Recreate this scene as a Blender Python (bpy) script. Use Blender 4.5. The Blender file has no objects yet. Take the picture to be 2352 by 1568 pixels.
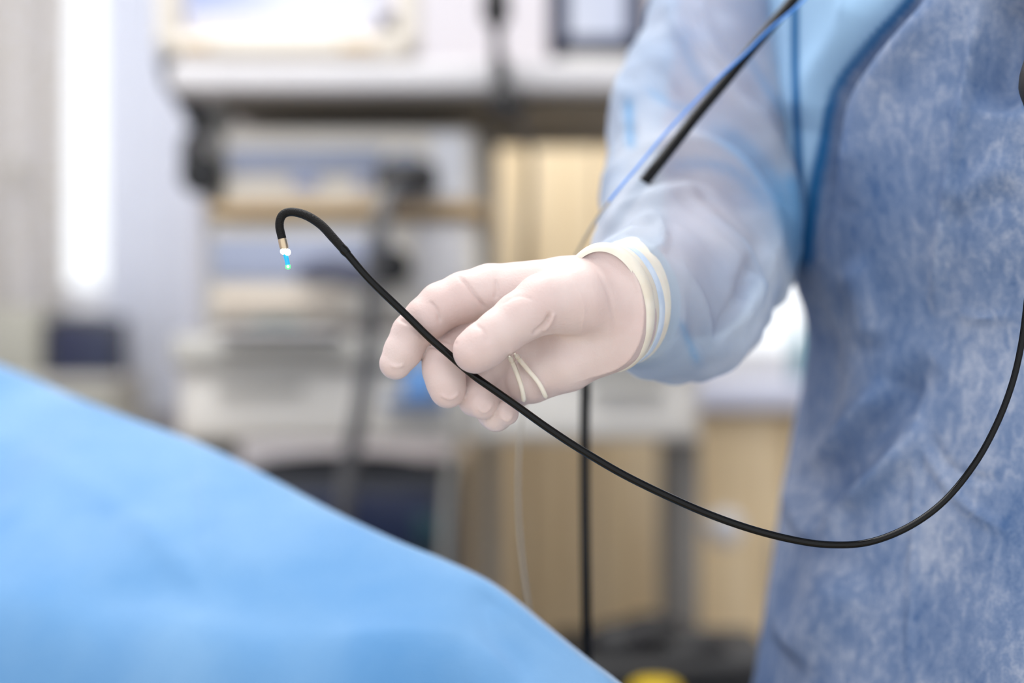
import bpy, math, random
import numpy as np
from mathutils import Vector, Matrix

random.seed(7); rng = np.random.default_rng(7)
SC = bpy.context.scene
COL = SC.collection

# ------------------------------------------------------------------ camera, world, lights, exposure
F = 50 / 36 * 2352            # focal length in pixels of the photograph
CZ = 1.05                     # camera height
D0 = 0.74                     # distance of the gloved hand
PX = D0 / F                   # metres per pixel at the hand

def P(px, py, d):             # point of the room that the photograph shows at px, py when it is d metres in front
    return np.array([(px - 1176) / F * d, d, CZ - (py - 784) / F * d])

cam_d = bpy.data.cameras.new('camera'); cam = bpy.data.objects.new('camera', cam_d); COL.objects.link(cam)
cam.location = (0, 0, CZ); cam.rotation_euler = (math.pi / 2, 0, 0)
cam_d.lens = 50; cam_d.sensor_width = 36; cam_d.clip_start = 0.02
cam_d.dof.use_dof = True; cam_d.dof.focus_distance = D0; cam_d.dof.aperture_fstop = 2.0; cam_d.dof.aperture_blades = 0
SC.camera = cam

w = bpy.data.worlds.new('world'); SC.world = w; w.use_nodes = True
bg = w.node_tree.nodes['Background']; bg.inputs[0].default_value = (0.93, 0.96, 1.0, 1); bg.inputs[1].default_value = 1.22

def area(name, loc, rot, sx, sy, power, col=(1, 1, 1)):
    l = bpy.data.lights.new(name, 'AREA'); l.shape = 'RECTANGLE'; l.size = sx; l.size_y = sy; l.energy = power; l.color = col
    o = bpy.data.objects.new(name, l); COL.objects.link(o); o.location = loc; o.rotation_euler = rot; return o
ADDED_LAMPS = [('front', -.5, .2, 1.2, 1.0, 3), ('middle', -.5, 1.3, 1.6, .5, 17), ('back', -.2, 2.25, 2.4, .5, 5)]  # unseen overhead lamps, added to brighten hand and background
for nm_, lx, ly, la, lb_, pw in ADDED_LAMPS: area('added_lamp_' + nm_, (lx, ly, 2.62), (0, 0, 0), la, lb_, pw, (1, .985, .96))
SC.view_settings.view_transform = 'Standard'; SC.view_settings.look = 'None'
SC.view_settings.gamma = 1; SC.view_settings.use_curve_mapping = False; SC.view_settings.exposure = 0.42

# ------------------------------------------------------------------ helpers
def lin(h):
    h = h.lstrip('#'); r = [int(h[i:i + 2], 16) / 255 for i in (0, 2, 4)]
    return tuple((c / 12.92 if c <= 0.04045 else ((c + 0.055) / 1.055) ** 2.4) for c in r) + (1,)

MATS = {}
def mat(name, c1, c2=None, scale=8, rough=0.5, metal=0.0, detail=3, stretch=(1, 1, 1), bump=0.0, bscale=200, sss=0, sssr=(1, .4, .3),
        sssc=0.004, spec=0.5, emit=None, estr=0, trans=0.0, transl=0.0, coat=0, lo=0.35, hi=0.65):
    if name in MATS: return MATS[name]
    m = bpy.data.materials.new(name); m.use_nodes = True; nt = m.node_tree; N = nt.nodes; L = nt.links
    b = N['Principled BSDF']; out = N['Material Output']
    tc = N.new('ShaderNodeTexCoord'); mp = N.new('ShaderNodeMapping'); mp.inputs['Scale'].default_value = stretch
    L.new(tc.outputs['Object'], mp.inputs[0])
    nz = N.new('ShaderNodeTexNoise'); nz.inputs['Scale'].default_value = scale; nz.inputs['Detail'].default_value = detail
    L.new(mp.outputs[0], nz.inputs['Vector'])
    cr = N.new('ShaderNodeValToRGB'); cr.color_ramp.elements[0].position = lo; cr.color_ramp.elements[1].position = hi
    a = lin(c1); bb = lin(c2) if c2 else tuple(min(1, x * 0.9) for x in a[:3]) + (1,)
    cr.color_ramp.elements[0].color = a; cr.color_ramp.elements[1].color = bb
    L.new(nz.outputs[0], cr.inputs[0]); L.new(cr.outputs[0], b.inputs['Base Color'])
    b.inputs['Roughness'].default_value = rough; b.inputs['Metallic'].default_value = metal
    b.inputs['Specular IOR Level'].default_value = spec
    if sss:
        b.inputs['Subsurface Weight'].default_value = sss; b.inputs['Subsurface Radius'].default_value = sssr
        b.inputs['Subsurface Scale'].default_value = sssc
    if coat: b.inputs['Coat Weight'].default_value = coat; b.inputs['Coat Roughness'].default_value = 0.08
    if emit: b.inputs['Emission Color'].default_value = lin(emit); b.inputs['Emission Strength'].default_value = estr
    if bump:
        n2 = N.new('ShaderNodeTexNoise'); n2.inputs['Scale'].default_value = bscale; n2.inputs['Detail'].default_value = 3
        L.new(mp.outputs[0], n2.inputs['Vector'])
        bp = N.new('ShaderNodeBump'); bp.inputs['Strength'].default_value = bump; bp.inputs['Distance'].default_value = 0.001
        L.new(n2.outputs[0], bp.inputs['Height']); L.new(bp.outputs[0], b.inputs['Normal'])
    sh = b.outputs[0]
    if transl:
        t = N.new('ShaderNodeBsdfTranslucent'); L.new(cr.outputs[0], t.inputs[0])
        mx = N.new('ShaderNodeMixShader'); mx.inputs[0].default_value = transl; L.new(sh, mx.inputs[1]); L.new(t.outputs[0], mx.inputs[2]); sh = mx.outputs[0]
    if trans:
        t = N.new('ShaderNodeBsdfTransparent'); mx = N.new('ShaderNodeMixShader'); mx.inputs[0].default_value = trans
        L.new(sh, mx.inputs[1]); L.new(t.outputs[0], mx.inputs[2]); sh = mx.outputs[0]
    if sh is not b.outputs[0]: L.new(sh, out.inputs['Surface'])
    MATS[name] = m; return m

def mesh_obj(name, V, Fc, m, parent=None, smooth=True):
    me = bpy.data.meshes.new(name)
    me.from_pydata([tuple(map(float, v)) for v in V], [], [tuple(map(int, f)) for f in Fc]); me.update()
    o = bpy.data.objects.new(name, me); COL.objects.link(o)
    if m: me.materials.append(m)
    if smooth: me.polygons.foreach_set('use_smooth', [True] * len(me.polygons))
    if parent is not None: par(o, parent)
    return o

def par(o, parent):
    o.parent = parent; o.matrix_parent_inverse = Matrix.Translation(-Vector(parent.location))

def tag(o, label, cat, group=None, kind=None):
    if label: o['label'] = label
    if cat: o['category'] = cat
    if group: o['group'] = group
    if kind: o['kind'] = kind
    return o

def empty(name, loc, label, cat, group=None):
    o = bpy.data.objects.new(name, None); COL.objects.link(o); o.location = tuple(map(float, loc)); o.empty_display_size = 0.05
    return tag(o, label, cat, group)

def struct(o): o['kind'] = 'structure'; return o

class MB:                                # mesh builder
    def __init__(s): s.V = []; s.F = []
    def box(s, c, sz, bev=0.0, seg=2, rot=0.0):
        """box with rounded edges: a superellipsoid-free, chamfered construction through bmesh"""
        import bmesh
        bm = bmesh.new(); bmesh.ops.create_cube(bm, size=1.0)
        for v in bm.verts: v.co = Vector((v.co.x * sz[0], v.co.y * sz[1], v.co.z * sz[2]))
        if bev: bmesh.ops.bevel(bm, geom=list(bm.edges), offset=min(bev, min(sz) * 0.45), segments=seg, affect='EDGES', profile=0.5)
        if rot: bmesh.ops.rotate(bm, verts=list(bm.verts), cent=(0, 0, 0), matrix=Matrix.Rotation(rot, 3, 'Y'))
        n = len(s.V); bm.verts.index_update()
        for v in bm.verts: s.V.append(np.array(v.co) + np.array(c))
        for f in bm.faces: s.F.append([n + v.index for v in f.verts])
        bm.free(); return s
    def frame(s, c, w, h, t, d, bev=0.003):   # rectangular frame in XZ
        s.box((c[0], c[1], c[2] + h / 2 - t / 2), (w, d, t), bev); s.box((c[0], c[1], c[2] - h / 2 + t / 2), (w, d, t), bev)
        s.box((c[0] - w / 2 + t / 2, c[1], c[2]), (t, d, h), bev); s.box((c[0] + w / 2 - t / 2, c[1], c[2]), (t, d, h), bev); return s
    def tube(s, pts, r, seg=16, cap=True, round_end=False):
        pts = np.array(pts, float); n = len(pts)
        r = np.full(n, r) if np.isscalar(r) else np.array(r, float)
        T = np.gradient(pts, axis=0); T /= np.linalg.norm(T, axis=1)[:, None] + 1e-12
        up = np.array([0, 0, 1.0]) if abs(T[0][2]) < 0.9 else np.array([0, 1.0, 0])
        u = np.cross(T[0], up); u /= np.linalg.norm(u); base = len(s.V)
        for i in range(n):
            u = u - T[i] * u.dot(T[i]); u /= np.linalg.norm(u); v = np.cross(T[i], u)
            for k in range(seg):
                a = 2 * math.pi * k / seg; s.V.append(pts[i] + r[i] * (math.cos(a) * u + math.sin(a) * v))
        for i in range(n - 1):
            for k in range(seg):
                a = base + i * seg + k; b = base + i * seg + (k + 1) % seg
                s.F.append([a, b, b + seg, a + seg])
        if cap:
            s.F.append([base + k for k in range(seg)][::-1]); s.F.append([base + (n - 1) * seg + k for k in range(seg)])
        return s
    def cyl(s, a, b, r, seg=24, bev=0.0):
        a = np.array(a, float); b = np.array(b, float); L = np.linalg.norm(b - a); e = min(bev, L * .4, r * .6)
        if e: return s.tube([a, a + (b - a) * .0001, a + (b - a) * e / L * .3, a + (b - a) * e / L, b - (b - a) * e / L, b - (b - a) * e / L * .3, b - (b - a) * .0001, b],
                            [r - e, r - e * .95, r - e * .3, r, r, r - e * .3, r - e * .95, r - e], seg)
        return s.tube([a, b], r, seg)
    def ball(s, c, r, seg=20, sc=(1, 1, 1)):
        n = len(s.V); m = seg // 2
        for i in range(m + 1):
            t = math.pi * i / m
            for k in range(seg):
                a = 2 * math.pi * k / seg
                s.V.append(np.array(c) + r * np.array([math.sin(t) * math.cos(a) * sc[0], math.sin(t) * math.sin(a) * sc[1], math.cos(t) * sc[2]]))
        for i in range(m):
            for k in range(seg):
                a = n + i * seg + k; b = n + i * seg + (k + 1) % seg; s.F.append([a, a + seg, b + seg, b])
        return s
    def grid(s, G):                      # G[i][j] points
        G = np.array(G); n = len(s.V); a, b = G.shape[:2]
        s.V.extend(list(G.reshape(-1, 3)))
        for i in range(a - 1):
            for j in range(b - 1): k = n + i * b + j; s.F.append([k, k + 1, k + b + 1, k + b])
        return s
    def build(s, name, m, parent=None, smooth=True):
        o = mesh_obj(name, s.V, s.F, m, parent, smooth)
        if smooth:
            try: o.data.set_sharp_from_angle(angle=math.radians(50))
            except Exception: pass
        return o

def spline(pts, n=12):                   # Catmull-Rom through points of any dimension
    p = np.array(pts, float); p = np.vstack([2 * p[0] - p[1], p, 2 * p[-1] - p[-2]]); out = []
    for i in range(1, len(p) - 2):
        for k in range(n):
            t = k / n; a, b, c, d = p[i - 1], p[i], p[i + 1], p[i + 2]
            out.append(0.5 * ((2 * b) + (-a + c) * t + (2 * a - 5 * b + 4 * c - d) * t * t + (-a + 3 * b - 3 * c + d) * t ** 3))
    out.append(p[-2]); return np.array(out)

# ---- implicit surfaces
def smin(a, b, k):
    h = np.clip(0.5 + 0.5 * (b - a) / k, 0, 1); return b * (1 - h) + a * h - k * h * (1 - h)
def cone(p, a, b, ra, rb):
    ab = b - a; t = np.clip(((p - a) @ ab) / (ab @ ab), 0, 1)
    return np.linalg.norm(p - a - t[:, None] * ab, axis=1) - (ra + t * (rb - ra))
def chain(p, pts, k):                    # pts: list of (xyz, r)
    d = None
    for (a, ra), (b, rb) in zip(pts[:-1], pts[1:]):
        e = cone(p, a, b, ra, rb); d = e if d is None else smin(d, e, k)
    return d
def surface(fn, lo, hi, h, relax=4):
    lo = np.array(lo); hi = np.array(hi); n = np.ceil((hi - lo) / h).astype(int) + 1
    X, Y, Z = np.meshgrid(*[lo[i] + h * np.arange(n[i]) for i in range(3)], indexing='ij')
    pts = np.stack([X, Y, Z], -1).reshape(-1, 3); f = fn(pts).reshape(n)
    ins = f < 0; c = n - 1
    acc = np.zeros(tuple(c) + (3,)); cnt = np.zeros(tuple(c))
    cor = [(i, j, k) for i in (0, 1) for j in (0, 1) for k in (0, 1)]
    def sub(A, o): return A[o[0]:o[0] + c[0], o[1]:o[1] + c[1], o[2]:o[2] + c[2]]
    for a in cor:
        for ax in range(3):
            if a[ax]: continue
            b = list(a); b[ax] = 1; fa = sub(f, a); fb = sub(f, b); m = (fa < 0) != (fb < 0)
            t = np.where(m, fa / np.where(m, fa - fb, 1), 0)
            for q in range(3): acc[..., q] += m * (a[q] + (t if q == ax else 0))
            cnt += m
    mask = cnt > 0; idx = -np.ones(tuple(c), int); idx[mask] = np.arange(mask.sum())
    cell = np.argwhere(mask); V = lo + h * (cell + acc[mask] / cnt[mask][:, None])
    Q = []
    for ax in range(3):
        u, v = [(1, 2), (2, 0), (0, 1)][ax]
        sl0 = [slice(None)] * 3; sl1 = [slice(None)] * 3; sl0[ax] = slice(0, -1); sl1[ax] = slice(1, None)
        a = ins[tuple(sl0)]; b = ins[tuple(sl1)]; e = np.argwhere(a != b); s = a[tuple(e.T)]
        ok = (e[:, u] > 0) & (e[:, v] > 0) & (e[:, u] < c[u]) & (e[:, v] < c[v]); e = e[ok]; s = s[ok]
        def g(du, dv):
            q = e.copy(); q[:, u] -= du; q[:, v] -= dv; return idx[tuple(q.T)]
        q = np.stack([g(1, 1), g(0, 1), g(0, 0), g(1, 0)], 1); q[~s] = q[~s][:, ::-1]; Q.append(q)
    Q = np.vstack(Q)
    def grad(p):
        e = h * 0.25; g = np.stack([fn(p + np.eye(3)[i] * e) - fn(p - np.eye(3)[i] * e) for i in range(3)], 1) / (2 * e); return g
    E = np.vstack([Q[:, [0, 1]], Q[:, [1, 2]], Q[:, [2, 3]], Q[:, [3, 0]]])
    for it in range(relax):
        S = np.zeros_like(V); N = np.zeros(len(V))
        np.add.at(S, E[:, 0], V[E[:, 1]]); np.add.at(S, E[:, 1], V[E[:, 0]]); np.add.at(N, E[:, 0], 1); np.add.at(N, E[:, 1], 1)
        V = 0.5 * V + 0.5 * S / N[:, None]
        g = grad(V); gn = np.linalg.norm(g, axis=1)[:, None] + 1e-9
        V = V - np.clip(fn(V)[:, None], -h, h) * g / gn / np.maximum(gn, 0.5)
    g = grad(V); Nn = g / (np.linalg.norm(g, axis=1)[:, None] + 1e-9)
    return V, Q, Nn

def set_attr(o, n, a):
    at = o.data.attributes.new(n, 'FLOAT', 'POINT'); at.data.foreach_set('value', np.asarray(a, np.float32))
def proj(V): return 1176 + V[:, 0] / V[:, 1] * F, 784 - (V[:, 2] - CZ) / V[:, 1] * F
def polydist(x, y, pl):                  # distance to a polyline, plus position along it
    best = np.full(len(x), 1e9); tt = np.zeros(len(x)); pl = spline(pl, 6)
    for i in range(len(pl) - 1):
        a = pl[i]; b = pl[i + 1]; ab = b - a; t = np.clip(((x - a[0]) * ab[0] + (y - a[1]) * ab[1]) / (ab @ ab + 1e-9), 0, 1)
        d = np.hypot(x - a[0] - t * ab[0], y - a[1] - t * ab[1]); m = d < best; best[m] = d[m]; tt[m] = (i + t[m]) / (len(pl) - 1)
    return best, tt
def fade(t): return np.clip(np.minimum(t, 1 - t) * 5, 0, 1)
def crease(V, N, lines, facing=0.15):    # carve (-) or raise (+) lines on the side turned to the room's near end
    x, y = proj(V); dirv = -V * np.array([1, 1, 0]) + np.array([0, 0, 0]); dirv = np.stack([-V[:, 0], -V[:, 1], CZ - V[:, 2]], 1); dirv /= np.linalg.norm(dirv, axis=1)[:, None]
    f = np.clip(((N * dirv).sum(1) - facing) * 4, 0, 1)
    for wd, amt, pl in lines:
        d, t = polydist(x, y, pl); V = V + N * (amt * f * fade(t) * np.exp(-(d / wd) ** 2))[:, None]
    return V
def wave(V, fr, seed, amp):              # cheap smooth pseudo-noise
    r = np.random.default_rng(seed); s = np.zeros(len(V))
    for i in range(7):
        k = r.normal(size=3) * fr; s += np.sin(V @ k + r.uniform(0, 6.28))
    return s / 4 * amp

# ------------------------------------------------------------------ materials
M_latex = mat('latex', '#d0bfba', '#c9b3ae', scale=22, rough=0.5, bump=0.2, bscale=700, sss=0.22, sssr=(1.0, 0.5, 0.4), sssc=0.005, spec=0.3)
M_cuff = mat('rolled latex', '#e2dccf', '#d9d0bf', scale=60, rough=0.5, sss=0.2, sssc=0.002)
M_band = mat('pale blue cuff fabric', '#c9d5e4', '#b5c5da', scale=90, rough=0.8)
M_skin = mat('skin', '#d9a88c', '#cf987c', scale=20, rough=0.55, sss=0.2)
M_sleeve = mat('thin sleeve fabric', '#d0d9e6', '#96b2d4', scale=8, rough=0.75, bump=0.3, bscale=500, transl=0.3, trans=0.3, lo=.3, hi=.7, spec=.2)
nt_ = M_sleeve.node_tree; at_ = nt_.nodes.new('ShaderNodeAttribute'); at_.attribute_name = 'fold_tint'; mx_ = nt_.nodes.new('ShaderNodeMix'); mx_.data_type = 'RGBA'
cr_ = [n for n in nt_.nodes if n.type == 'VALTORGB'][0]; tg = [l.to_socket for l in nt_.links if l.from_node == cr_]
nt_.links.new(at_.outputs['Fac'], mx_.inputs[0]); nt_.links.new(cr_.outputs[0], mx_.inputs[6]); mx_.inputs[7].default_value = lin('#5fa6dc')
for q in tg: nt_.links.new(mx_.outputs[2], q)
M_drape = mat('drape fabric', '#6c95bb', '#4a80b2', scale=7, rough=0.75, bump=0.3, bscale=900, detail=5, spec=.3, lo=.3, hi=.7)
_b = M_drape.node_tree.nodes['Principled BSDF']; _b.inputs['Sheen Weight'].default_value = .5; _b.inputs['Sheen Roughness'].default_value = .4
M_tube = mat('black polymer', '#050607', '#030304', scale=30, rough=0.1, spec=.2)
M_rub = mat('black rubber', '#0b0908', '#060505', scale=200, rough=0.5, spec=.2, bump=0.5, bscale=1500)
M_black = mat('black plastic', '#0d0d10', '#09090b', rough=0.5)
M_char = mat('charcoal plastic', '#3b3d44', '#2f3138', rough=0.5)
M_navy = mat('navy panel', '#1d2745', '#182040', rough=0.4)
M_steel = mat('brushed steel', '#c9b79c', '#b7a286', metal=1.0, rough=0.3)
M_grey = mat('grey painted metal', '#b2b0a9', '#aaa8a1', rough=0.45)
M_shelf = mat('pale grey shelf laminate', '#cac8ca', '#c3c1c3', rough=0.5)
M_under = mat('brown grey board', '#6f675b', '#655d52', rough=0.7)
M_cart = mat('cart enamel', '#dfdbd4', '#d8d4cd', rough=0.5)
M_cartd = mat('cart worktop', '#bab8b2', '#b2b0aa', rough=0.5)
M_cream = mat('cream plastic', '#ddd7cc', '#d5cec2', rough=0.45)
M_white = mat('white plastic', '#e9eaee', '#d6d7dd', rough=0.45)
M_tan = mat('tan plastic', '#c0a478', '#b89b70', rough=0.5)
M_bluegrey = mat('blue grey panel', '#9aa1b6', '#9199ae', rough=0.4)
M_wall = mat('wall paint', '#d6d4dc', '#d0ced6', rough=0.8, scale=2)
M_floor = mat('floor vinyl', '#cfc2aa', '#c5b79c', rough=0.4, scale=4)
M_wood = mat('maple veneer', '#ead6b2', '#dcc49a', scale=5, rough=0.5, stretch=(9, 9, 0.6), detail=5)
M_wood2 = mat('dark maple veneer', '#dcc49c', '#cfb68c', scale=5, rough=0.5, stretch=(9, 9, 0.6), detail=5)
M_curt = mat('sheer curtain', '#eef0f6', '#e6e9f1', rough=0.9, transl=0.55, scale=120, emit=None)
M_blind = mat('beige curtain', '#e6e5ea', '#cfcac0', rough=0.9, transl=0.4, scale=60)
M_bluep = mat('blue plastic', '#6c9cd6', '#6292cc', rough=0.4)
M_glass = mat('window glass', '#f4f7fa', '#f0f4f8', rough=0.05, trans=0.9)
M_yellow = mat('yellow plastic', '#e3c21d', '#d8b613', rough=0.4)
M_scrub = mat('navy scrub cotton', '#4d6f9f', '#44648f', rough=0.9)
M_shoe = mat('white clog', '#dcdcdc', '#d2d2d2', rough=0.5)

def screen_mat(name, c1, c2, s):
    m = bpy.data.materials.new(name); m.use_nodes = True; N = m.node_tree.nodes; L = m.node_tree.links; b = N['Principled BSDF']
    tc = N.new('ShaderNodeTexCoord'); nz = N.new('ShaderNodeTexNoise'); nz.inputs['Scale'].default_value = 3.2; nz.inputs['Detail'].default_value = 0
    cr = N.new('ShaderNodeValToRGB'); cr.color_ramp.elements[0].position = .4; cr.color_ramp.elements[1].position = .6
    cr.color_ramp.elements[0].color = lin(c1); cr.color_ramp.elements[1].color = lin(c2)
    L.new(tc.outputs['Object'], nz.inputs['Vector']); L.new(nz.outputs[0], cr.inputs[0]); L.new(cr.outputs[0], b.inputs['Emission Color'])
    b.inputs['Base Color'].default_value = (.02, .02, .02, 1); b.inputs['Emission Strength'].default_value = s; b.inputs['Roughness'].default_value = .15
    return m
M_scr1 = screen_mat('large screen', '#a3b6ec', '#eef2ff', .78)
M_scr2 = screen_mat('small screen', '#d4dcf6', '#e6ebfb', .66)

def gown_mat():                          # spunbond cloth: pale fibres tangled over darker blue
    m = bpy.data.materials.new('spunbond gown'); m.use_nodes = True; N = m.node_tree.nodes; L = m.node_tree.links; b = N['Principled BSDF']
    tc = N.new('ShaderNodeTexCoord')
    def noise(sc, st, det, rough=.6, dist=0):
        mp = N.new('ShaderNodeMapping'); mp.inputs['Scale'].default_value = st; L.new(tc.outputs['Object'], mp.inputs[0])
        n = N.new('ShaderNodeTexNoise'); n.inputs['Scale'].default_value = sc; n.inputs['Detail'].default_value = det
        n.inputs['Roughness'].default_value = rough; n.inputs['Distortion'].default_value = dist; L.new(mp.outputs[0], n.inputs['Vector']); return n.outputs[0]
    a = noise(13, (1, 1, .7), 4); c = noise(95, (1.6, 1.6, .8), 5, .7, .6); e = noise(900, (1, 1, 1), 2)
    def mad(x, k, y):
        q = N.new('ShaderNodeMath'); q.operation = 'MULTIPLY_ADD'; L.new(x, q.inputs[0]); q.inputs[1].default_value = k
        if isinstance(y, float): q.inputs[2].default_value = y
        else: L.new(y, q.inputs[2])
        return q.outputs[0]
    t = mad(a, .45, mad(c, .4, mad(e, .2, -0.02)))
    cr = N.new('ShaderNodeValToRGB'); cr.color_ramp.elements[0].position = .36; cr.color_ramp.elements[1].position = .64
    cr.color_ramp.elements[0].color = lin('#425c84'); cr.color_ramp.elements[1].color = lin('#9ea5b5')
    x = cr.color_ramp.elements.new(.5); x.color = lin('#6a7b99')
    L.new(t, cr.inputs[0]); b.inputs['Roughness'].default_value = .85
    src = cr.outputs[0]
    for an, col_ in (('panel', '#90b1cf'), ('fold_tint', '#1b5a8c')):
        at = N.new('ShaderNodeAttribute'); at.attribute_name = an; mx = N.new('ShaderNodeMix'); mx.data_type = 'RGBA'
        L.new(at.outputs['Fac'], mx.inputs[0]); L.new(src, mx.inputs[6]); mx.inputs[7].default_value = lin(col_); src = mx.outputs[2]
    L.new(src, b.inputs['Base Color'])
    b.inputs['Specular IOR Level'].default_value = .2
    bp = N.new('ShaderNodeBump'); bp.inputs['Strength'].default_value = .5; bp.inputs['Distance'].default_value = .0015
    L.new(t, bp.inputs['Height']); L.new(bp.outputs[0], b.inputs['Normal'])
    return m
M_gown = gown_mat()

# ------------------------------------------------------------------ the room
YW = 3.1
def wx(px, d=YW): return (px - 1176) / F * d
def wz(py, d=YW): return CZ - (py - 784) / F * d
XL, XR = -1.9, 2.1
struct(MB().box((.1, 1.2, -.03), (4.4, 4.2, .06)).build('floor', M_floor, smooth=False))
struct(MB().box((.1, 1.3, 2.73), (4.4, 4.0, .06)).build('ceiling', mat('ceiling paint', '#e8e8e8', rough=.9), smooth=False))
struct(MB().box((XL - .05, 1.2, 1.35), (.1, 4.0, 2.7)).build('wall_left', M_wall, smooth=False))
struct(MB().box((XR + .05, 1.2, 1.35), (.1, 4.0, 2.7)).build('wall_right', M_wall, smooth=False))
w1 = (wx(-120), wx(420), wz(700), 2.3); w2 = (wx(1580), wx(2300), wz(850), 2.2)
wb = MB(); yc = YW + .06
for x0, x1, z0, z1 in [(XL, w1[0], 0, 2.7), (w1[1], w2[0], 0, 2.7), (w2[1], XR, 0, 2.7), (w1[0], w1[1], 0, w1[2]), (w1[0], w1[1], w1[3], 2.7),
                       (w2[0], w2[1], 0, w2[2]), (w2[0], w2[1], w2[3], 2.7)]:
    wb.box(((x0 + x1) / 2, yc, (z0 + z1) / 2), (x1 - x0, .12, z1 - z0))
struct(wb.build('wall_back', M_wall, smooth=False))
for i, ww in enumerate((w1, w2)):
    cx = (ww[0] + ww[1]) / 2; cz = (ww[2] + ww[3]) / 2
    f = struct(MB().frame((cx, yc, cz), ww[1] - ww[0], ww[3] - ww[2], .045, .07).build('window_%d' % (i + 1), M_white))
    MB().box((cx, yc, cz), (ww[1] - ww[0] - .09, .006, ww[3] - ww[2] - .09)).build('pane', M_glass, f)
    MB().box((cx, YW - .03, ww[2] - .012), (ww[1] - ww[0] + .06, .1, .024), .005).build('sill', M_white, f)
struct(MB().box((.1, YW - .008, .05), (4.0, .016, .1), .003).build('baseboard_back', M_white))

for (nm_, lx, ly, la, lb_, pw), wh in zip(ADDED_LAMPS, ('above the drape', 'in the middle of the ceiling', 'nearest the back wall')):
    cl = empty('added_ceiling_light', (lx, ly, 2.68), 'unseen flat white added light panel ' + wh, 'added light')  # fixture made up around each added lamp, out of view
    MB().box((lx, ly, 2.68), (la, lb_, .04), .004).build('housing', M_white, cl)
    MB().box((lx, ly, 2.655), (la - .04, lb_ - .04, .01), .002).build('added_lamp_diffuser', mat('added lamp diffuser', '#ffffff', '#ffffff', emit='#ffffff', estr=2.5), cl)
# curtains at the left window
def curtain(name, px0, px1, y, zb, zt, nf, amp, m, label, seed):
    r = random.Random(seed); n = nf * 12; top = []; 
    x0, x1 = wx(px0, y), wx(px1, y); ph = [r.uniform(-.4, .4) for _ in range(nf + 1)]
    rows = []
    for side in (0, .0015):
        for j in range(12):
            z = zt + (zb - zt) * j / 11 if side == 0 else zb + (zt - zb) * j / 11
            row = []
            for i in range(n + 1):
                u = i / n; a = u * nf * 2 * math.pi + .4 * math.sin(5 * u + seed)
                row.append((x0 + (x1 - x0) * u + .006 * math.sin(a * .5 + z * 2), y + side + amp * math.sin(a) * (.7 + .3 * math.sin(3 * z + ph[int(u * nf)])), z))
            rows.append(row)
    mb = MB(); mb.grid(rows); o = mb.build(name, m); tag(o, label, 'curtain')
    hz = MB().cyl((x0 - .02, y, zt + .01), (x1 + .02, y, zt + .01), .012).build('curtain_rod', M_white, o)
    return o
curtain('curtain', -140, 152, 2.99, wz(705, 2.99), 2.34, 5, .032, M_blind, 'beige grey curtain left of the bright bare strip of window', 3)
curtain('sheer_curtain', 236, 452, 2.97, wz(950, 2.97), 2.34, 6, .016, M_curt, 'white sheer curtain hanging between the bright window strip and the equipment cart', 5)
# tie knob on the beige curtain
k = MB().ball(P(40, 388, 2.93), .016).cyl(P(40, 388, 2.93), P(40, 388, 3.09), .005).build('curtain_hook', M_grey)
tag(k, 'small dull grey hook knob in front of the beige curtain', 'hook')

# low ledge with a dark monitor under the left window
d = 2.75
led = empty('low_cabinet', (wx(90, d), d + .15, 0), 'low greenish grey cabinet under the left window', 'cabinet')
mcab = mat('green grey laminate', '#a8a79e', '#a09f95')
x0, x1 = wx(-200, d), wx(262, d); zt = wz(868, d)
MB().box(((x0 + x1) / 2, d + .16, zt / 2), (x1 - x0, .3, zt - .02), .004).build('body', mcab, led)
MB().box(((x0 + x1) / 2, d + .155, zt - .01), (x1 - x0 + .01, .32, .022), .004).build('top', M_cartd, led)
for q in (0.25, .75):
    dr = MB().box((x0 + (x1 - x0) * q, d + .003, zt / 2), ((x1 - x0) / 2 - .01, .016, zt - .08), .003).build('door', mcab, led)
    MB().box((x0 + (x1 - x0) * (q + (.17 if q < .5 else -.17)), d - .014, zt / 2 + .1), (.01, .02, .12), .003).build('handle', M_grey, dr)
mon = empty('small_monitor', (wx(158, d), d + .12, zt), 'small navy screened monitor on the low grey cabinet beneath the left window', 'monitor')
MB().box((wx(158, d), d + .12, wz(800, d)), (.15, .05, .125), .006).build('housing', M_char, mon)
MB().box((wx(158, d), d + .093, wz(806, d)), (.13, .004, .105), .002).build('screen', M_navy, mon)
MB().box((wx(158, d), d + .13, zt + .004), (.09, .08, .008), .002).build('stand', M_char, mon)
bx_ = MB().box((wx(-8, d), d + .15, zt + .07), (.11, .12, .14), .006).build('box', mcab)
tag(bx_, 'plain grey box on the low cabinet left of the small navy monitor', 'box')

# ------------------------------------------------------------------ wooden cupboards at the back
def cupboard(label, px0, px1, d, zt, depth, nd, m, handles=True, zb=.06):
    x0, x1 = wx(px0, d), wx(px1, d); root = empty('cupboard', ((x0 + x1) / 2, d + depth / 2, 0), label, 'cupboard')
    MB().box(((x0 + x1) / 2, d + depth / 2 + .01, (zt + zb) / 2), (x1 - x0, depth, zt - zb), .003).build('carcass', M_wood2, root)
    MB().box(((x0 + x1) / 2, d + depth / 2 + .03, zb / 2), (x1 - x0 - .02, depth - .05, zb), .002).build('plinth', M_char, root)
    wd = (x1 - x0) / nd
    for i in range(nd):
        cx = x0 + wd * (i + .5)
        dr = MB().box((cx, d - .001, (zt + zb) / 2), (wd - .006, .02, zt - zb - .008), .003).build('door', M_wood, root)
        if handles:
            s = 1 if i % 2 == 0 else -1
            MB().cyl((cx + s * (wd / 2 - .03), d - .03, zt * .62), (cx + s * (wd / 2 - .03), d - .03, zt * .62 + .12), .005, 12).build('handle', M_grey, dr)
    return root
d2 = 2.62
cupboard('tall maple wood cupboard with vertical doors behind the gloved hand', 1060, 1530, d2, wz(282, d2), .44, 3, M_wood)
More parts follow.
